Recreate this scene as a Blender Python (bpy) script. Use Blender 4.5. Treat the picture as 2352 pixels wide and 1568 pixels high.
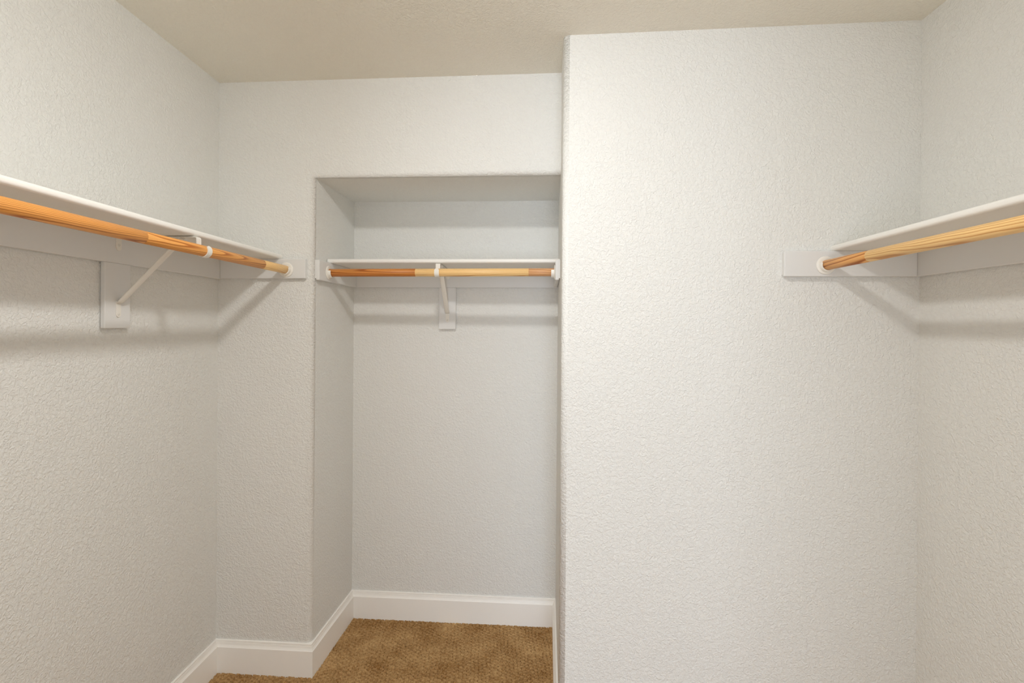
import bpy, bmesh, math
import numpy as np
from mathutils import Vector, Matrix

for o in list(bpy.data.objects):
    bpy.data.objects.remove(o)
S = bpy.context.scene
C = S.collection

# ------------------------------------------------------------------ camera
cam_d = bpy.data.cameras.new('camera')
cam = bpy.data.objects.new('camera', cam_d)
C.objects.link(cam)
S.camera = cam
F_PX, YAW, PITCH, ROLL = 1150.0, 0.0766, -0.00266, -0.00771
PPX, PPY, EYE = 1155.56, 753.49, 1.43304
cam_d.sensor_width = 36.0
cam_d.lens = F_PX / 2352 * 36
cam_d.shift_x = (1176 - PPX) / 2352
cam_d.shift_y = (PPY - 784) / 2352
cam_d.clip_start = 0.01


def camera_rotation():
    cy, sy = math.cos(YAW), math.sin(YAW)
    cp, sp = math.cos(PITCH), math.sin(PITCH)
    cr, sr = math.cos(ROLL), math.sin(ROLL)
    rz = Matrix(((cy, sy, 0), (-sy, cy, 0), (0, 0, 1)))
    rx = Matrix(((1, 0, 0), (0, cp, sp), (0, -sp, cp)))
    ry = Matrix(((cr, 0, -sr), (0, 1, 0), (sr, 0, cr)))
    m = ry @ rx @ rz                      # rows: right, forward, up
    return Matrix((m[0], m[2], -m[1])).transposed()


cam.matrix_world = Matrix.Translation((0, 0, EYE)) @ camera_rotation().to_4x4()

# ------------------------------------------------------------------ world, daylight, exposure
S.view_settings.view_transform = 'Standard'
S.view_settings.look = 'None'
S.view_settings.gamma = 1.0
S.view_settings.use_curve_mapping = False
S.view_settings.exposure = 1.39
LAMP_STRENGTH = 100.0
LAMP_COLOR = (1.0, 0.99, 0.965)
world = bpy.data.worlds.new('world')
S.world = world
S.cycles.max_bounces = 10
S.cycles.diffuse_bounces = 8
world.use_nodes = True
world.node_tree.nodes['Background'].inputs[0].default_value = (0.84, 0.92, 1.0, 1)
world.node_tree.nodes['Background'].inputs[1].default_value = 1.0


def area(name, loc, target, sx, sy, power, color):
    d = bpy.data.lights.new(name, 'AREA')
    d.shape = 'RECTANGLE'
    d.size, d.size_y = sx, sy
    d.energy = power
    d.color = color
    o = bpy.data.objects.new(name, d)
    C.objects.link(o)
    o.location = loc
    o.rotation_euler = (Vector(target) - Vector(loc)).to_track_quat('-Z', 'Y').to_euler()
    return o


# daylight of the bedroom window beyond the closet doorway
area('bedroom_window_daylight', (0.15, -3.3, 0.85), (0.15, 2.0, 0.75), 0.9, 1.6, 25, (0.76, 0.86, 1.0))

# ------------------------------------------------------------------ measured room
XL, XR, YN, YB, YA = -1.33828, 1.23433, 1.74593, 1.98072, 2.40625
XA, XJ, ZS, ZC = -0.934, 0.06913, 2.04085, 2.44
AL, AR, AN, AB, AJ, AA = -0.01585, -0.01496, -0.00343, 0.01135, 0.012, 0.02329
YF = -0.5                     # wall with the doorway
HB = 0.130
RB = 0.021                    # bullnose radius


def xl(y): return XL + AL * (y - YB)
def xr(y): return XR + AR * (y - YN)
def xj(y): return XJ + AJ * (y - YN)
def xa(y): return XA + AA * (y - YB)
def yb(x): return YB + AB * (x - XL)
def ya(x): return YA + AB * (x - XA)
def yn(x): return YN + AN * (x - XJ)
def zc(x, y): return ZC + 0.00452 * x - 0.01029 * (y - 1.98)


# ------------------------------------------------------------------ materials
def lin(r, g, b):
    f = lambda c: (c / 255) / 12.92 if c / 255 <= 0.04045 else ((c / 255 + 0.055) / 1.055) ** 2.4
    return (f(r), f(g), f(b), 1.0)


def base_mat(name, color, rough=0.6, spec=0.3):
    m = bpy.data.materials.new(name)
    m.use_nodes = True
    b = m.node_tree.nodes['Principled BSDF']
    b.inputs['Base Color'].default_value = color
    b.inputs['Roughness'].default_value = rough
    b.inputs['Specular IOR Level'].default_value = spec
    return m, m.node_tree, b


def wall_material(name, color, strength=0.55):
    m, t, b = base_mat(name, color, 0.62, 0.25)
    n, l = t.nodes, t.links
    tc = n.new('ShaderNodeTexCoord')
    n1 = n.new('ShaderNodeTexNoise')
    n1.inputs['Scale'].default_value = 100
    n1.inputs['Detail'].default_value = 2.0
    n1.inputs['Roughness'].default_value = 0.55
    n1.inputs['Distortion'].default_value = 0.8
    r = n.new('ShaderNodeValToRGB')
    r.color_ramp.interpolation = 'EASE'
    r.color_ramp.elements[0].position = 0.30
    r.color_ramp.elements[1].position = 0.70
    n2 = n.new('ShaderNodeTexNoise')
    n2.inputs['Scale'].default_value = 260
    n2.inputs['Detail'].default_value = 0
    mx = n.new('ShaderNodeMath')
    mx.operation = 'MULTIPLY_ADD'
    mx.inputs[1].default_value = 0.3
    bp = n.new('ShaderNodeBump')
    bp.inputs['Strength'].default_value = strength
    bp.inputs['Distance'].default_value = 0.0030
    l.new(tc.outputs['Object'], n1.inputs['Vector'])
    l.new(tc.outputs['Object'], n2.inputs['Vector'])
    l.new(n1.outputs['Fac'], r.inputs['Fac'])
    l.new(n2.outputs['Fac'], mx.inputs[0])
    l.new(r.outputs['Color'], mx.inputs[2])
    l.new(mx.outputs[0], bp.inputs['Height'])
    l.new(bp.outputs['Normal'], b.inputs['Normal'])
    return m


def paint_material(name, color, rough=0.42, bump=0.05):
    m, t, b = base_mat(name, color, rough, 0.4)
    n, l = t.nodes, t.links
    tc = n.new('ShaderNodeTexCoord')
    ns = n.new('ShaderNodeTexNoise')
    ns.inputs['Scale'].default_value = 140
    ns.inputs['Detail'].default_value = 2
    bp = n.new('ShaderNodeBump')
    bp.inputs['Strength'].default_value = bump
    bp.inputs['Distance'].default_value = 0.001
    l.new(tc.outputs['Object'], ns.inputs['Vector'])
    l.new(ns.outputs['Fac'], bp.inputs['Height'])
    l.new(bp.outputs['Normal'], b.inputs['Normal'])
    return m


def wood_material(name, light, dark, pith, tilt, ring=0.0034, wander=0.010):
    """growth rings around a pith axis that lies off the pole; object Z runs along the pole"""
    m, t, b = base_mat(name, light, 0.42, 0.35)
    n, l = t.nodes, t.links
    tc = n.new('ShaderNodeTexCoord')
    mp = n.new('ShaderNodeMapping')
    mp.inputs['Location'].default_value = (pith[0], pith[1], 0)
    mp.inputs['Rotation'].default_value = (tilt[0], tilt[1], 0)
    st = n.new('ShaderNodeMapping')
    st.inputs['Scale'].default_value = (16, 16, 3.2)
    ns = n.new('ShaderNodeTexNoise')
    ns.inputs['Scale'].default_value = 1.0
    ns.inputs['Detail'].default_value = 2
    sb = n.new('ShaderNodeVectorMath')
    sb.operation = 'SUBTRACT'
    sb.inputs[1].default_value = (0.5, 0.5, 0.5)
    sc = n.new('ShaderNodeVectorMath')
    sc.operation = 'SCALE'
    sc.inputs['Scale'].default_value = wander
    ad = n.new('ShaderNodeVectorMath')
    wv = n.new('ShaderNodeTexWave')
    wv.wave_type = 'RINGS'
    wv.rings_direction = 'Z'
    wv.wave_profile = 'SAW'
    wv.inputs['Scale'].default_value = 0.314 / ring
    wv.inputs['Distortion'].default_value = 0
    cr = n.new('ShaderNodeValToRGB')
    e = cr.color_ramp.elements
    e[0].position, e[0].color = 0.0, light
    e[1].position, e[1].color = 1.0, light
    mid = tuple(0.55 * a + 0.45 * c for a, c in zip(light, dark))
    mid = tuple(0.75 * a + 0.25 * c for a, c in zip(light, dark))
    k = e.new(0.60); k.color = mid
    k = e.new(0.84); k.color = dark
    k = e.new(0.92); k.color = dark
    fs = n.new('ShaderNodeMapping')
    fs.inputs['Scale'].default_value = (500, 500, 12)
    fn = n.new('ShaderNodeTexNoise')
    fn.inputs['Scale'].default_value = 1
    fn.inputs['Detail'].default_value = 3
    mr = n.new('ShaderNodeMapRange')
    mr.inputs['To Min'].default_value = 0.80
    mr.inputs['To Max'].default_value = 1.15
    mu = n.new('ShaderNodeVectorMath')
    mu.operation = 'SCALE'
    l.new(tc.outputs['Object'], mp.inputs['Vector'])
    l.new(tc.outputs['Object'], st.inputs['Vector'])
    l.new(st.outputs['Vector'], ns.inputs['Vector'])
    l.new(ns.outputs['Color'], sb.inputs[0])
    l.new(sb.outputs[0], sc.inputs[0])
    l.new(mp.outputs['Vector'], ad.inputs[0])
    l.new(sc.outputs[0], ad.inputs[1])
    l.new(ad.outputs[0], wv.inputs['Vector'])
    l.new(wv.outputs['Fac'], cr.inputs['Fac'])
    l.new(tc.outputs['Object'], fs.inputs['Vector'])
    l.new(fs.outputs['Vector'], fn.inputs['Vector'])
    l.new(fn.outputs['Fac'], mr.inputs['Value'])
    l.new(cr.outputs['Color'], mu.inputs[0])
    l.new(mr.outputs['Result'], mu.inputs['Scale'])
    l.new(mu.outputs[0], b.inputs['Base Color'])
    return m


def carpet_material(name):
    m, t, b = base_mat(name, lin(170, 134, 88), 0.95, 0.05)
    n, l = t.nodes, t.links
    tc = n.new('ShaderNodeTexCoord')
    n1 = n.new('ShaderNodeTexNoise')
    n1.inputs['Scale'].default_value = 110
    n1.inputs['Detail'].default_value = 2
    n2 = n.new('ShaderNodeTexNoise')
    n2.inputs['Scale'].default_value = 900
    n2.inputs['Detail'].default_value = 2
    cr = n.new('ShaderNodeValToRGB')
    e = cr.color_ramp.elements
    e[0].position, e[0].color = 0.32, lin(150, 110, 64)
    e[1].position, e[1].color = 0.68, lin(214, 178, 128)
    n3 = n.new('ShaderNodeTexNoise')
    n3.inputs['Scale'].default_value = 7
    n3.inputs['Detail'].default_value = 3
    mxf = n.new('ShaderNodeMix')
    mxf.inputs['Factor'].default_value = 0.5
    l.new(tc.outputs['Object'], n3.inputs['Vector'])
    l.new(n1.outputs['Fac'], mxf.inputs['A'])
    l.new(n3.outputs['Fac'], mxf.inputs['B'])
    bp = n.new('ShaderNodeBump')
    bp.inputs['Strength'].default_value = 0.8
    bp.inputs['Distance'].default_value = 0.0012
    l.new(tc.outputs['Object'], n1.inputs['Vector'])
    l.new(tc.outputs['Object'], n2.inputs['Vector'])
    l.new(mxf.outputs['Result'], cr.inputs['Fac'])
    l.new(cr.outputs['Color'], b.inputs['Base Color'])
    l.new(n2.outputs['Fac'], bp.inputs['Height'])
    l.new(bp.outputs['Normal'], b.inputs['Normal'])
    return m


M_WALL = wall_material('wall_paint', lin(231, 231, 228))
M_CEIL = wall_material('ceiling_paint', lin(236, 232, 221), 0.5)
M_TRIM = paint_material('trim_enamel', lin(251, 249, 245), 0.35, 0.03)
M_SHELF = paint_material('shelf_enamel', lin(240, 239, 235), 0.4, 0.08)
M_CLEAT = paint_material('cleat_paint', lin(226, 226, 225), 0.45, 0.05)
M_METAL = paint_material('white_coated_steel', lin(236, 233, 226), 0.35, 0.02)
M_PLASTIC = paint_material('white_plastic', lin(240, 237, 230), 0.3, 0.01)
M_SCREW = base_mat('painted_screw', lin(222, 219, 212), 0.4, 0.5)[0]
M_CARPET = carpet_material('carpet_yarn')


# ------------------------------------------------------------------ helpers
def mesh_obj(name, bm, mat, parent=None, smooth=False, loc=None):
    me = bpy.data.meshes.new(name)
    bmesh.ops.recalc_face_normals(bm, faces=bm.faces)
    bm.to_mesh(me)
    bm.free()
    if smooth:
        for p in me.polygons:
            p.use_smooth = True
    me.materials.append(mat)
    o = bpy.data.objects.new(name, me)
    C.objects.link(o)
    if parent:
        o.parent = parent
    if loc:
        o.location = loc
    return o


def tag(o, label=None, cat=None, group=None, kind=None):
    for k, v in (('label', label), ('category', cat), ('group', group), ('kind', kind)):
        if v:
            o[k] = v
    return o


def empty(name, loc=(0, 0, 0)):
    o = bpy.data.objects.new(name, None)
    o.empty_display_size = 0.05
    C.objects.link(o)
    o.location = loc
    return o


def prism(bm, plan, z0, z1):
    """vertical prism over a plan polygon; z0/z1 may be functions of (x, y)"""
    f0 = z0 if callable(z0) else (lambda x, y: z0)
    f1 = z1 if callable(z1) else (lambda x, y: z1)
    lo = [bm.verts.new((x, y, f0(x, y))) for x, y in plan]
    hi = [bm.verts.new((x, y, f1(x, y))) for x, y in plan]
    k = len(plan)
    bm.faces.new(lo)
    bm.faces.new(hi)
    for i in range(k):
        bm.faces.new((lo[i], lo[(i + 1) % k], hi[(i + 1) % k], hi[i]))
    return bm


def bevel(bm, w, seg=2):
    bmesh.ops.remove_doubles(bm, verts=bm.verts, dist=1e-6)
    bmesh.ops.recalc_face_normals(bm, faces=bm.faces)
    es = [e for e in bm.edges if len(e.link_faces) == 2 and e.calc_face_angle(0) > 0.6]
    bmesh.ops.bevel(bm, geom=es, offset=w, segments=seg, profile=0.5, affect='EDGES')
    return bm


def board(name, plan, z0, z1, mat, bev=0.0015, parent=None, seg=2):
    bm = prism(bmesh.new(), plan, z0, z1)
    bevel(bm, bev, seg)
    return mesh_obj(name, bm, mat, parent)


def cleat_board(name, a, b, n, z0, z1, mat, bev=0.0025, side=0.0):
    """board on a wall line a-b (plan), n = unit vector into the room; a small rebate on the wall
    side of the lower edge (and of the ends if side > 0) is added so that a dark shadow line outlines the board"""
    a, b, n = Vector(a), Vector(b), Vector(n)
    d = (b - a).normalized()
    g = 0.0045
    bm = bmesh.new()
    prism(bm, [tuple(a + n * g), tuple(b + n * g), tuple(b + n * CT), tuple(a + n * CT)], z0, z1)
    bevel(bm, bev, 2)
    a2, b2 = a + d * side, b - d * side
    prism(bm, [tuple(a2), tuple(b2), tuple(b2 + n * (g + 0.001)), tuple(a2 + n * (g + 0.001))], z0 + 0.007, z1)
    return mesh_obj(name, bm, mat)


def grid_faces(bm, rows, close=False):
    """rows: list of lists of points -> quads between neighbouring rows"""
    vs = [[bm.verts.new(p) for p in r] for r in rows]
    for a, b in zip(vs[:-1], vs[1:]):
        k = len(a)
        for i in range(k if close else k - 1):
            bm.faces.new((a[i], a[(i + 1) % k], b[(i + 1) % k], b[i]))
    return vs


def lathe(bm, prof, origin, axis, seg=32, a0=0.0, a1=2 * math.pi, up=(0, 0, 1)):
    """prof: (radius, along) points turned about axis; a0..a1 measured from the side towards up"""
    ax = Vector(axis).normalized()
    u = Vector(up)
    s = ax.cross(u).normalized()
    full = abs(a1 - a0 - 2 * math.pi) < 1e-6
    rows = []
    for i in range(seg if full else seg + 1):
        a = a0 + (a1 - a0) * i / seg
        d = s * math.cos(a) + u * math.sin(a)
        rows.append([Vector(origin) + d * r + ax * h for r, h in prof])
    if full:
        rows.append(rows[0])
    vs = grid_faces(bm, rows)
    if not full:
        try:
            bm.faces.new(vs[0]); bm.faces.new(list(reversed(vs[-1])))
        except ValueError:
            pass
    bmesh.ops.remove_doubles(bm, verts=bm.verts, dist=1e-6)
    return bm


# ------------------------------------------------------------------ room shell
T = 0.11
ZT = 2.50


def struct(o):
    o['kind'] = 'structure'
    return o


# floor slab, lower than the carpet pile that lies on it
bm = prism(bmesh.new(), [(-1.5, YF - 2.9), (1.4, YF - 2.9), (1.4, 2.55), (-1.5, 2.55)], -0.11, -0.014)
floor = struct(mesh_obj('floor', bm, M_CARPET))

bm = prism(bmesh.new(), [(-1.5, YF - T), (1.4, YF - T), (1.4, 2.55), (-1.5, 2.55)], zc, lambda x, y: zc(x, y) + 0.12)
ceiling = struct(mesh_obj('ceiling', bm, M_CEIL))

bm = prism(bmesh.new(), [(xl(YF), YF), (xl(YB), YB + 0.01), (xl(YB) - T, YB + 0.01), (xl(YF) - T, YF)], -0.005, ZT)
wall_left = struct(mesh_obj('wall_left', bm, M_WALL))
bm = prism(bmesh.new(), [(xr(YF), YF), (xr(YF) + T, YF), (xr(YN) + T, YN + 0.01), (xr(YN), YN + 0.01)], -0.005, ZT)
wall_right = struct(mesh_obj('wall_right', bm, M_WALL))

# wall with the doorway, behind the camera
DX0, DX1, DZ = -0.16, 0.60, 2.04
bm = bmesh.new()
prism(bm, [(-1.5, YF - T), (DX0, YF - T), (DX0, YF), (-1.5, YF)], -0.005, ZT)
prism(bm, [(DX1, YF - T), (1.4, YF - T), (1.4, YF), (DX1, YF)], -0.005, ZT)
prism(bm, [(DX0, YF - T), (DX1, YF - T), (DX1, YF), (DX0, YF)], DZ, ZT)
wall_front = struct(mesh_obj('wall_front', bm, M_WALL))
bm = bmesh.new()
cw = 0.075
prism(bm, [(DX0 - cw, YF), (DX0, YF), (DX0, YF + 0.016), (DX0 - cw, YF + 0.016)], 0.0, DZ + cw)
prism(bm, [(DX1, YF), (DX1 + cw, YF), (DX1 + cw, YF + 0.016), (DX1, YF + 0.016)], 0.0, DZ + cw)
prism(bm, [(DX0, YF), (DX1, YF), (DX1, YF + 0.016), (DX0, YF + 0.016)], DZ, DZ + cw)
struct(mesh_obj('trim_1', bm, M_TRIM))

# back wall: pier and header with a bullnose opening, alcove jamb and soffit (one swept skin)
NB = 8
prof = [(RB, 0.0)]
for i in range(1, NB + 1):
    a = (math.pi / 2) * i / NB
    prof.append((RB - RB * math.sin(a), RB - RB * math.cos(a)))    # (offset into the wall, depth)
bm = bmesh.new()
rows = [[], [], []]


def open_pt(o, d, z):                   # left jamb
    x = xa(YB + d) - o
    return (x, yb(x) + d, z)


XE = XJ + 0.06                          # header runs on into the projecting wall


def head_pt(o, d, x):
    return (x, yb(x) + d, ZS + o)


D_END = ya(XA) - yb(XA)
full = prof + [(0.0, RB + 0.004)]
jl0 = [open_pt(o, d, -0.005) for o, d in full]
jl1 = [open_pt(o, d, ZS + o) for o, d in full]
hd1 = [head_pt(o, d, XE) for o, d in full]
vs = grid_faces(bm, [jl0, jl1, hd1])
for f in bm.faces:
    f.smooth = True
x1 = XA - RB
pier = [(XL - 0.02, yb(XL - 0.02), -0.005), (x1, yb(x1), -0.005), (x1, yb(x1), ZS + RB), (x1, yb(x1), ZT), (XL - 0.02, yb(XL - 0.02), ZT)]
bm.faces.new([bm.verts.new(p) for p in pier])
head = [(x1, yb(x1), ZS + RB), (XE, yb(XE), ZS + RB), (XE, yb(XE), ZT), (x1, yb(x1), ZT)]
bm.faces.new([bm.verts.new(p) for p in head])
bmesh.ops.remove_doubles(bm, verts=bm.verts, dist=1e-5)
me = bpy.data.meshes.new('wall_back')
bmesh.ops.recalc_face_normals(bm, faces=bm.faces)
bm.to_mesh(me)
bm.free()
me.materials.append(M_WALL)
wall_back = bpy.data.objects.new('wall_back', me)
C.objects.link(wall_back)
struct(wall_back)

# alcove side wall and soffit behind the bullnose
y0_, y1_ = yb(XA) + RB + 0.002, ya(XA) + 0.004
bm = prism(bmesh.new(), [(xa(y0_) - T, y0_), (xa(y0_), y0_), (xa(y1_), y1_), (xa(y1_) - T, y1_)], -0.005, ZS + 0.05)
struct(mesh_obj('wall_alcove_left', bm, M_WALL))
bm = prism(bmesh.new(), [(XA - 0.05, yb(XA) + RB + 0.002), (XE, yb(XE) + RB + 0.002), (XE, ya(XE) + 0.004), (XA - 0.05, ya(XA) + 0.004)], ZS, ZS + 0.1)
struct(mesh_obj('ceiling_alcove', bm, M_WALL))

# alcove back panel
xs = (XA - 0.12, XJ + 0.12)
bm = prism(bmesh.new(), [(xs[0], ya(xs[0])), (xs[1], ya(xs[1])), (xs[1], ya(xs[1]) + T), (xs[0], ya(xs[0]) + T)], -0.005, ZS + 0.08)
struct(mesh_obj('wall_alcove_back', bm, M_WALL))

# projecting wall on the right with bullnose corner; its flank is the right side of the alcove
plan = [(xr(YN) + 0.02, yn(XR + 0.02)), (XJ + RB, yn(XJ + RB))]
for i in range(1, NB + 1):
    a = (math.pi / 2) * i / NB
    plan.append((XJ + RB - RB * math.sin(a), yn(XJ) + RB - RB * math.cos(a)))
plan.append((xj(YA + 0.02), ya(XJ) + 0.02))
plan += [(xr(YN) + 0.02, YA + 0.03)]
bm = prism(bmesh.new(), plan, -0.005, ZT)
o = struct(mesh_obj('wall_back_right', bm, M_WALL))
for p in o.data.polygons:
    nrm = p.normal
    if p.area < 0.06 and abs(nrm.z) < 0.1:
        p.use_smooth = True


# ------------------------------------------------------------------ baseboards (mitred sweep)
bb_path = [(xl(YF), YF), (XL, YB), (xa(yb(XA)), yb(XA)), (xa(YA), YA), (xj(YA), ya(XJ)), (XJ, YN), (xr(YN), yn(XR)), (xr(YF), YF)]
bb_prof = [(-0.012, 0), (0.015, 0), (0.015, 0.1035), (0.0145, 0.1045), (0.0125, 0.1065), (0.0095, 0.112), (0.0080, 0.118), (0.0080, 0.1205),
           (0.0068, 0.1212), (0.0068, 0.1275), (0.0058, 0.1295), (0.0, 0.130), (-0.012, 0.130)]
bb_names = ['baseboard_left', 'baseboard_back', 'baseboard_alcove_left', 'baseboard_alcove_back',
            'baseboard_alcove_right', 'baseboard_back_right', 'baseboard_right']


def mitre(i):
    p = Vector(bb_path[i])
    def nrm(a, b):
        d = (Vector(b) - Vector(a)).normalized()
        return Vector((d.y, -d.x))          # room lies to the right of the path
    ns = []
    if i > 0: ns.append(nrm(bb_path[i - 1], bb_path[i]))
    if i < len(bb_path) - 1: ns.append(nrm(bb_path[i], bb_path[i + 1]))
    if len(ns) == 1:
        return ns[0]
    m = (ns[0] + ns[1]).normalized()
    return m / m.dot(ns[0])


for i, nm in enumerate(bb_names):
    bm = bmesh.new()
    rows = []
    for k in (i, i + 1):
        m = mitre(k)
        rows.append([(bb_path[k][0] + m.x * d, bb_path[k][1] + m.y * d, z - 0.013 if z == 0 else z) for d, z in bb_prof])
    vs = grid_faces(bm, rows, close=True)
    bm.faces.new(vs[0])
    bm.faces.new(list(reversed(vs[1])))
    struct(mesh_obj(nm, bm, M_TRIM))

# ------------------------------------------------------------------ carpet pile (height field of small loops)
STEP = 0.0017
gx = np.arange(XL + 0.006, 0.62, STEP)
gy = np.arange(1.30, YA, STEP)
X, Y = np.meshgrid(gx, gy)
rng = np.random.default_rng(7)
th = math.radians(33)
CELL = 0.0185
U = (X * math.cos(th) + Y * math.sin(th)) / CELL
V = (-X * math.sin(th) + Y * math.cos(th)) / CELL
U = U + 0.10 * np.sin(V * 0.9 + 1.0)
V = V + 0.12 * np.sin(U * 0.7)
row = np.floor(V).astype(int)
U2 = U + 0.5 * (row % 2)
col = np.floor(U2).astype(int)
fu, fv = U2 - col - 0.5, V - row - 0.5
tabs = rng.random((4, 512, 512))
h, h2, h3, h4 = (t[row % 512, col % 512] for t in tabs)
fu = fu + 0.10 * (h3 - 0.5)
fv = fv + 0.10 * (h4 - 0.5)
rr = (np.abs(fu) ** 3 + np.abs(fv) ** 3) ** (1 / 3)
ang = np.arctan2(fv, fu)
open_at = -0.8 + 1.6 * (h3 - 0.5)                      # side on which the loop merges with the pile
dist = np.abs((ang - open_at + math.pi) % (2 * math.pi) - math.pi)
arc = np.clip((dist - 0.65) / 0.35, 0, 1)
ring = np.exp(-((rr - 0.30 - 0.05 * h2) / 0.085) ** 2) * arc
edge = np.clip((np.maximum(np.abs(fu), np.abs(fv)) - 0.43) / 0.07, 0, 1)
depth = np.where(h > 0.15, 1.0, 0.25)
Z = -0.0010 - 0.0095 * ring * depth - 0.0022 * edge + 0.0012 * (h2 - 0.5)
Z += 0.0009 * (rng.random(Z.shape) - 0.5)
ny, nx = Z.shape
verts = np.stack([X, Y, Z], -1).reshape(-1, 3)
idx = np.arange(nx * ny).reshape(ny, nx)
cx, cy = X[:-1, :-1], Y[:-1, :-1]
keep = ~((cy > yb(cx) - 0.002) & (cx < XA + 0.004)) & ~((cy > YN - 0.002) & (cx > XJ - 0.004))
quads = np.stack([idx[:-1, :-1], idx[:-1, 1:], idx[1:, 1:], idx[1:, :-1]], -1)[keep]
used = np.unique(quads)
remap = np.full(nx * ny, -1, dtype=np.int64)
remap[used] = np.arange(len(used))
quads = remap[quads]
verts = verts[used]
me = bpy.data.meshes.new('carpet')
me.vertices.add(len(verts))
me.vertices.foreach_set('co', verts.astype(np.float32).ravel())
me.loops.add(quads.size)
me.loops.foreach_set('vertex_index', quads.astype(np.int32).ravel())
me.polygons.add(len(quads))
me.polygons.foreach_set('loop_start', np.arange(0, quads.size, 4, dtype=np.int32))
me.update(calc_edges=True)
me.validate()
me.materials.append(M_CARPET)
carpet = bpy.data.objects.new('carpet', me)
C.objects.link(carpet)
tag(carpet, 'tan patterned loop pile carpet covering the closet floor', 'carpet', kind='stuff')

# ------------------------------------------------------------------ cleats (painted ledger boards on the walls)
CT = 0.019
Z0, Z1 = 1.6205, 1.7035           # left and alcove cleats
ZR0, ZR1 = 1.6070, 1.6915         # right cleats


def plan_left(y0, y1, t0, t1): return [(xl(y0) + t0, y0), (xl(y0) + t1, y0), (xl(y1) + t1, y1), (xl(y1) + t0, y1)]
def plan_right(y0, y1, t0, t1): return [(xr(y0) - t0, y0), (xr(y1) - t0, y1), (xr(y1) - t1, y1), (xr(y0) - t1, y0)]


def plan_y(f, x0, x1, t0, t1): return [(x0, f(x0) - t0), (x1, f(x1) - t0), (x1, f(x1) - t1), (x0, f(x0) - t1)]


o = cleat_board('cleat', (xl(YF + 0.02), YF + 0.02), (xl(yb(XL)), yb(XL)), (1, 0), Z0, Z1, M_CLEAT)
tag(o, 'long white cleat along the wall under the shelf with the darker orange pole', 'cleat')
o = cleat_board('cleat', (XL + CT, yb(XL + CT)), (-0.9585, yb(-0.9585)), (0, -1), Z0 + 0.003, Z1, M_CLEAT)
tag(o, 'short white cleat on the narrow pier beside the alcove opening, holding a pole socket', 'cleat')
ylf = 2.000
o = cleat_board('cleat', (xa(ylf), ylf), (xa(ya(XA)), ya(XA) - CT), (1, 0), Z0, Z1, M_CLEAT)
tag(o, 'white cleat on the alcove side wall next to the bullnose pier', 'cleat')
o = cleat_board('cleat', (xa(YA), ya(XA)), (xj(YA), ya(XJ)), (0, -1), Z0, Z1, M_CLEAT)
tag(o, 'white cleat across the rear wall of the alcove under its shelf', 'cleat')
yrf = 2.015
o = cleat_board('cleat', (xj(yrf), yrf), (xj(YA), ya(XJ) - CT), (-1, 0), Z0 + 0.002, Z1, M_CLEAT)
tag(o, 'white cleat on the alcove side formed by the projecting wall, seen end on', 'cleat')
o = cleat_board('cleat', (0.800, yn(0.800)), (xr(YN) - CT, yn(XR - CT)), (0, -1), ZR0, ZR1, M_CLEAT)
tag(o, 'white cleat on the broad projecting wall with a free left end and a pole socket', 'cleat')
o = cleat_board('cleat', (xr(YF + 0.02), YF + 0.02), (xr(yn(XR)), yn(XR)), (-1, 0), ZR0, ZR1, M_CLEAT)
tag(o, 'long white cleat along the wall under the shelf with the pale pole', 'cleat')

# vertical backing blocks behind the brackets
ZBK = 1.4195
o = cleat_board('backing_block', (xl(1.410), 1.410), (xl(1.506), 1.506), (1, 0), ZBK, Z0, M_CLEAT, 0.002, 0.006)
tag(o, 'vertical white backing block under the long cleat, behind the bracket of the orange pole', 'backing block')
o = cleat_board('backing_block', (-0.4965, ya(-0.4965)), (-0.4137, ya(-0.4137)), (0, -1), ZBK, Z0, M_CLEAT, 0.002, 0.006)
tag(o, 'vertical white backing block on the alcove rear wall behind its bracket', 'backing block')


# ------------------------------------------------------------------ shelves (rounded nosing on the front edge)
def shelf(name, a, b, inward, depth, z0, z1, label):
    """a,b: wall-line ends in plan; inward: unit vector into the room"""
    a, b, n = Vector(a), Vector(b), Vector(inward)
    th_ = z1 - z0
    r = th_ * 0.42
    prof = [(0, z0), (depth - r, z0)]
    for i in range(1, 6):
        t = -math.pi / 2 + (math.pi / 2) * i / 5
        prof.append((depth - r + r * math.cos(t), z0 + r + r * math.sin(t)))
    for i in range(0, 6):
        t = (math.pi / 2) * i / 5
        prof.append((depth - r + r * math.cos(t), z1 - r + r * math.sin(t)))
    prof += [(0, z1)]
    bm = bmesh.new()
    rows = [[(p.x + n.x * d, p.y + n.y * d, z) for d, z in prof] for p in (a, b)]
    vs = grid_faces(bm, rows, close=True)
    bm.faces.new(vs[0])
    bm.faces.new(list(reversed(vs[1])))
    o = mesh_obj(name, bm, M_SHELF)
    return tag(o, label, 'shelf')


SH = 0.0185
shelf('shelf', (xl(YF + 0.02), YF + 0.02), (xl(YB), yb(XL + 0.15)), (1, 0), 0.276, Z1, Z1 + SH,
      'long white shelf board with rounded edge above the darker orange pole')
shelf('shelf', (xa(ya(XA) - 0.16), ya(XA)), (xj(ya(XJ) - 0.16), ya(XJ)), (0, -1), 0.300, Z1, Z1 + SH,
      'short white shelf board spanning the alcove')
shelf('shelf', (xr(YF + 0.02), YF + 0.02), (xr(YN), yn(XR - 0.15)), (-1, 0), 0.280, ZR1, ZR1 + SH + 0.001,
      'long white shelf board with rounded edge above the pale pole')

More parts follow.
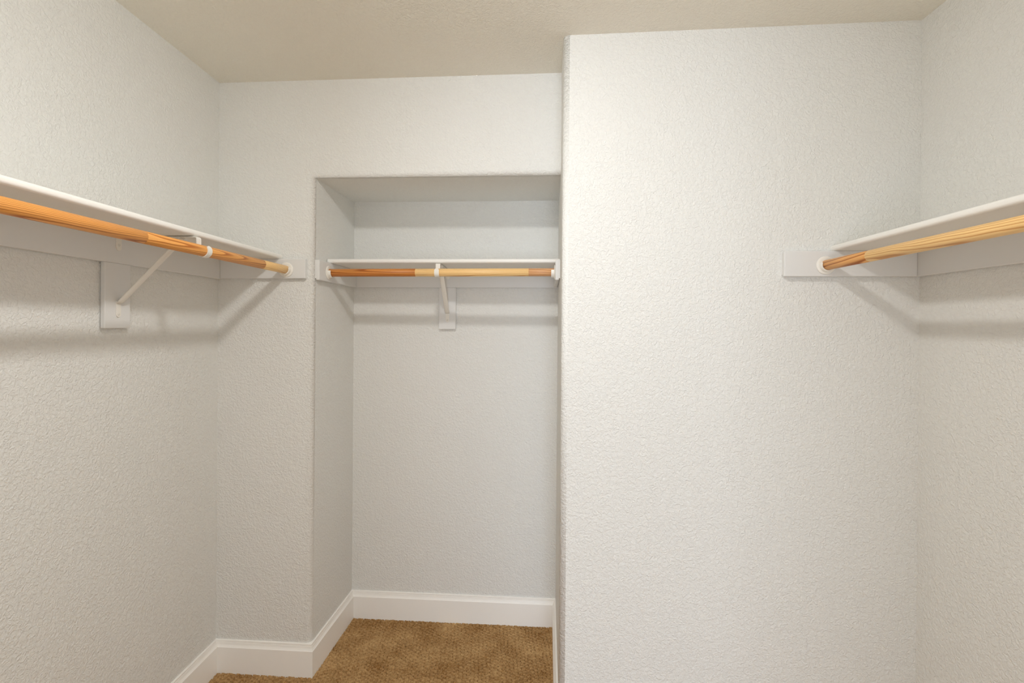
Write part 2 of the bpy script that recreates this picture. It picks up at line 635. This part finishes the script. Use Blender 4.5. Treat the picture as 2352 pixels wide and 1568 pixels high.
# ------------------------------------------------------------------ closet poles of finger jointed wood
RR = 0.0166
W_ORANGE = wood_material('pine_orange', lin(240, 172, 92), lin(178, 102, 40), (0.060, 0.018), (0.012, 0.02))
W_ORANGE2 = wood_material('pine_orange_wavy', lin(238, 172, 94), lin(180, 106, 44), (0.058, 0.034), (0.02, -0.012), wander=0.010)
W_PALE = wood_material('pine_pale', lin(250, 214, 152), lin(222, 166, 100), (0.046, -0.030), (0.02, 0.01), ring=0.0042)
W_PALE2 = wood_material('pine_pale_cathedral', lin(250, 212, 146), lin(212, 152, 82), (0.030, 0.014), (-0.010, 0.016), ring=0.0052, wander=0.016)
W_AMBER = wood_material('pine_amber', lin(212, 140, 70), lin(160, 86, 30), (0.052, 0.024), (0.02, 0.03), ring=0.0060, wander=0.014)
W_BROWN = wood_material('pine_brown', lin(222, 172, 124), lin(190, 130, 84), (0.03, -0.02), (0.05, 0.02), ring=0.0075, wander=0.02)
W_FLAME = wood_material('pine_flame', lin(232, 174, 106), lin(164, 94, 38), (0.020, 0.010), (0.05, -0.03), ring=0.012, wander=0.016)


def segment(root, p0, p1, mat, roll=0.0):
    p0, p1 = Vector(p0), Vector(p1)
    d = p1 - p0
    L = d.length
    bm = bmesh.new()
    c = 0.0004
    prof = [(0.0001, 0), (RR - c, 0), (RR, c), (RR, L - c), (RR - c, L), (0.0001, L)]
    lathe(bm, prof, (0, 0, 0), (0, 0, 1), 48, up=(0, 1, 0))
    o = mesh_obj('pole_segment', bm, mat, root, smooth=True)
    for p in o.data.polygons:
        if abs(p.normal.z) > 0.3:
            p.use_smooth = False
    o.location = p0 - root.location
    o.rotation_mode = 'QUATERNION'
    o.rotation_quaternion = d.to_track_quat('Z', 'X') @ Matrix.Rotation(roll, 4, 'Z').to_quaternion()
    return o


def pole(ends, cuts, mats, label, rolls=None):
    a, b = Vector(ends[0]), Vector(ends[1])
    root = empty('closet_pole', a)
    tag(root, label, 'closet pole', 'wooden closet poles')
    ts = [0] + cuts + [1]
    for i in range(len(ts) - 1):
        segment(root, a.lerp(b, ts[i]), a.lerp(b, ts[i + 1]), mats[i], (rolls or [0] * 9)[i])
    return root


SOC = 0.0045                     # pole ends start on the socket floor
PL = xl                          # left pole keeps a constant distance to its wall
LX, LZ = 0.2995, 1.6575
yl1, yl0 = yb(-1.04) - CT - SOC, YF + 0.005
def tl(y): return (y - yl0) / (yl1 - yl0)
pole(((xl(yl0) + LX, yl0, LZ - 0.004), (xl(yl1) + LX, yl1, LZ + 0.001)), [tl(0.62), tl(1.215), tl(1.783)],
     [W_ORANGE2, W_ORANGE, W_ORANGE2, W_PALE], 'finger jointed pole of darker orange wood under the long shelf beside the alcove pier', [0.4, 2.6, 0.9, 0.2])
AYR, AZ = 2.085, 1.6595
ax0, ax1 = xa(AYR) + CT + SOC, xj(AYR) - CT - SOC
def ta(x): return (x - ax0) / (ax1 - ax0)
pole(((ax0, AYR, AZ - 0.0005), (ax1, AYR + 0.002, AZ + 0.0015)), [ta(-0.533), ta(-0.055)],
     [W_AMBER, W_PALE, W_BROWN], 'short three tone wooden pole with amber, pale and brown sections inside the alcove', [0.5, 3.4, 1.0])
RX, RZ = 0.3045, 1.6435
yr1, yr0 = yn(0.93) - CT - SOC, YF + 0.005
def tr_(y): return (y - yr0) / (yr1 - yr0)
pole(((xr(yr0) - RX, yr0, RZ), (xr(yr1) - RX, yr1, RZ)), [tr_(0.50), tr_(1.505)],
     [W_PALE, W_PALE2, W_FLAME], 'pale pine pole with a short reddish end fixed to the broad projecting wall', [0.3, 3.0, 2.6])


# ------------------------------------------------------------------ pole sockets
def socket(p, axis, label):
    root = empty('pole_socket', p)
    tag(root, label, 'pole socket', 'white pole sockets')
    bm = bmesh.new()
    lathe(bm, [(0.0001, 0), (0.0300, 0), (0.0305, 0.0015), (0.0290, 0.0032), (0.0235, 0.0042), (0.0001, 0.0042)], (0, 0, 0), axis, 40)
    mesh_obj('flange', bm, M_PLASTIC, root, smooth=True)
    bm = bmesh.new()
    ri, ro, Lc = 0.01685, 0.0222, 0.0165
    prof = [(ri, 0.004), (ro + 0.001, 0.004), (ro, 0.006), (ro - 0.0006, Lc - 0.001), (ro - 0.0016, Lc), (ri + 0.0008, Lc), (ri, Lc - 0.001)]
    ax = Vector(axis).normalized()
    s = ax.cross(Vector((0, 0, 1))).normalized()
    rows = []
    n = 36
    for i in range(n + 1):
        a = math.radians(158) + math.radians(224) * i / n
        d = s * math.cos(a) + Vector((0, 0, 1)) * math.sin(a)
        rows.append([d * r + ax * h_ for r, h_ in prof])
    vs = grid_faces(bm, rows, close=True)
    bm.faces.new(vs[0])
    bm.faces.new(list(reversed(vs[-1])))
    o = mesh_obj('cup', bm, M_PLASTIC, root)
    return root


socket((xl(yl1) + LX, yb(-1.04) - CT, LZ + 0.001), (0, -1, 0), 'white plastic pole socket on the pier cleat at the pale tip of the orange pole')
socket((xa(AYR) + CT, AYR, AZ - 0.0005), (1, 0, 0), 'white plastic pole socket at the amber end of the alcove pole')
socket((xj(AYR) - CT, AYR + 0.002, AZ + 0.0015), (-1, 0, 0), 'white plastic pole socket at the brown end of the alcove pole')
socket((xr(yr1) - RX, yn(0.93) - CT, RZ), (0, -1, 0), 'white plastic pole socket on the broad projecting wall at the reddish pole end')


# ------------------------------------------------------------------ shelf and pole brackets
def strap(bm, path, width, th_):
    """flat strip of given width (local y) following a path in local x,z"""
    pts = [Vector((x, z)) for x, z in path]
    rows = []
    for i, p in enumerate(pts):
        t = (pts[min(i + 1, len(pts) - 1)] - pts[max(i - 1, 0)]).normalized()
        nn = Vector((-t.y, t.x)) * th_ / 2
        a, b = p + nn, p - nn
        rows.append([(a.x, -width / 2, a.y), (a.x, width / 2, a.y), (b.x, width / 2, b.y), (b.x, -width / 2, b.y)])
    vs = grid_faces(bm, rows, close=True)
    bm.faces.new(vs[0])
    bm.faces.new(list(reversed(vs[-1])))
    return bm


def round_tab(bm, x0, x1, ztop, zbot, w):
    """upright plate with a rounded lower end"""
    r = w / 2
    out = [(-r, ztop), (r, ztop)]
    for i in range(0, 13):
        a = -math.pi * i / 12
        out.append((r * math.cos(a), zbot + r + r * math.sin(a)))
    lo = [bm.verts.new((x0, y, z)) for y, z in out]
    hi = [bm.verts.new((x1, y, z)) for y, z in out]
    bm.faces.new(lo)
    bm.faces.new(list(reversed(hi)))
    k = len(out)
    for i in range(k):
        bm.faces.new((lo[i], lo[(i + 1) % k], hi[(i + 1) % k], hi[i]))


def bracket(origin, ang, pole_out, pole_z, ztop, label):
    """local x = out from the wall board face, z measured from the floor"""
    root = empty('pole_bracket', (origin[0], origin[1], 0))
    root.rotation_euler = (0, 0, ang)
    tag(root, label, 'bracket', 'white steel pole brackets')
    w = 0.0195
    th_ = 0.0028
    za = ztop - 0.0022 - th_ / 2
    rh = RR + th_ / 2 + 0.0004
    xd = pole_out - rh
    # arm with its upper screw tab
    bm = bmesh.new()
    strap(bm, [(0.004, za), (0.02, za), (xd - 0.006, za)], w, th_)
    arm = mesh_obj('arm', bm, M_METAL, root)
    bm = bmesh.new()
    round_tab(bm, 0.0, th_, ztop, ztop - 0.044, w)
    bevel(bm, 0.0005, 1)
    mesh_obj('upper_tab', bm, M_METAL, root)
    # hook: bend, drop behind the pole, curl under it and up in front
    path = [(xd - 0.006, za), (xd - 0.003, za - 0.0005), (xd - 0.0008, za - 0.0025), (xd, za - 0.006)]
    path.append((xd, pole_z + 0.006))
    for i in range(0, 25):
        a = math.pi + math.radians(205) * i / 24
        path.append((pole_out + rh * math.cos(a), pole_z + rh * math.sin(a)))
    bm = bmesh.new()
    strap(bm, path, w, th_)
    # round the tip
    hook = mesh_obj('hook', bm, M_METAL, root)
    bm = bmesh.new()
    a = math.pi + math.radians(205)
    tx, tz = pole_out + rh * math.cos(a), pole_z + rh * math.sin(a)
    lo, hi = [], []
    nrm = Vector((math.cos(a), 0, math.sin(a)))
    tan = Vector((-math.sin(a), 0, math.cos(a)))
    for i in range(0, 13):
        b = math.pi * i / 12
        q = Vector((tx, 0, tz)) + Vector((0, 1, 0)) * (w / 2 * math.cos(b)) + tan * (w * 0.42 * math.sin(b))
        lo.append(bm.verts.new(q - nrm * th_ / 2))
        hi.append(bm.verts.new(q + nrm * th_ / 2))
    bm.faces.new(lo)
    bm.faces.new(list(reversed(hi)))
    for i in range(13):
        j = (i + 1) % 13
        bm.faces.new((lo[i], lo[j], hi[j], hi[i]))
    mesh_obj('hook_tip', bm, M_METAL, hook)
    # diagonal brace: rounded channel from the lower tab up to the arm
    p0, p1 = Vector((0.004, 0, 1.497)), Vector((xd - 0.052, 0, ztop - 0.006))
    d = (p1 - p0).normalized()
    s = Vector((0, 1, 0))
    u = d.cross(s).normalized()
    if u.z < 0:
        u = -u
    sec = []
    hw, hh = 0.0105, 0.0062
    for i in range(0, 11):
        a = math.pi + math.pi * i / 10
        sec.append((hw * math.cos(a), hh * math.sin(a)))
    sec += [(hw, 0.002), (-hw, 0.002)]
    rows = []
    L = (p1 - p0).length
    for t, k in ((0, 0.35), (0.010, 0.75), (0.022, 1.0), (L - 0.03, 1.0), (L - 0.012, 0.7), (L, 0.3)):
        rows.append([p0 + d * t + s * a + u * (b * k) for a, b in sec])
    bm = bmesh.new()
    vs = grid_faces(bm, rows, close=True)
    bm.faces.new(vs[0])
    bm.faces.new(list(reversed(vs[-1])))
    br = mesh_obj('brace', bm, M_METAL, root, smooth=True)
    for p in br.data.polygons:
        if p.area > 0.004:
            p.use_smooth = False
    bm = bmesh.new()
    round_tab(bm, 0.0, th_, 1.503, 1.4535, 0.0172)
    bevel(bm, 0.0005, 1)
    mesh_obj('lower_tab', bm, M_METAL, root)
    for zz, nm in ((ztop - 0.026, 'screw'), (1.4635, 'screw')):
        bm = bmesh.new()
        lathe(bm, [(0.0001, 0.0012), (0.0008, 0.0012), (0.0012, 0.0022), (0.0030, 0.0020), (0.0042, 0.0008), (0.0045, 0.0)], (th_, 0, zz), (1, 0, 0), 20)
        mesh_obj(nm, bm, M_SCREW, root, smooth=True)
    return root


YBR = 1.458
pz = LZ - 0.004 + 0.005 * tl(YBR)
bracket((xl(YBR) + CT, YBR), 0.0, LX - CT, pz, Z1, 'white steel shelf bracket whose hook carries the darker orange pole')
xb = -0.4535
dx, dy = 0.0125, -0.30
bracket((xb, ya(xb) - CT), math.atan2(dy, dx), (ya(xb) - CT - AYR) - 0.0006, AZ + 0.0005, Z1, 'white steel shelf bracket whose hook carries the alcove pole')


# ------------------------------------------------------------------ ceiling lamp above the camera's view
def ceiling_lamp(x, y):
    z = zc(x, y)
    root = empty('ceiling_lamp', (x, y, z))
    tag(root, 'round opal glass lamp on the closet ceiling', 'lamp')
    bm = bmesh.new()
    lathe(bm, [(0.0001, 0), (0.079, 0), (0.081, 0.006), (0.081, 0.022), (0.076, 0.026), (0.0001, 0.026)], (0, 0, 0), (0, 0, -1), 48, up=(0, 1, 0))
    mesh_obj('base_pan', bm, M_METAL, root, smooth=True)
    m = bpy.data.materials.new('lit_opal_glass')
    m.use_nodes = True
    b = m.node_tree.nodes['Principled BSDF']
    b.inputs['Base Color'].default_value = (0.9, 0.88, 0.84, 1)
    b.inputs['Emission Color'].default_value = LAMP_COLOR + (1,)
    b.inputs['Emission Strength'].default_value = LAMP_STRENGTH
    bm = bmesh.new()
    prof = []
    for i in range(0, 13):
        a = math.radians(90) * i / 12
        prof.append((0.0001 + 0.073 * math.cos(a), 0.027 + 0.030 * math.sin(a)))
    lathe(bm, prof, (0, 0, 0), (0, 0, -1), 40, up=(0, 1, 0))
    mesh_obj('glass_dome', bm, m, root, smooth=True)
    bm = bmesh.new()
    lathe(bm, [(0.0001, 0.0575), (0.005, 0.0575), (0.006, 0.060), (0.004, 0.064), (0.0001, 0.066)], (0, 0, 0), (0, 0, -1), 20, up=(0, 1, 0))
    mesh_obj('finial', bm, M_METAL, root, smooth=True)


ceiling_lamp(-0.19, 0.82)
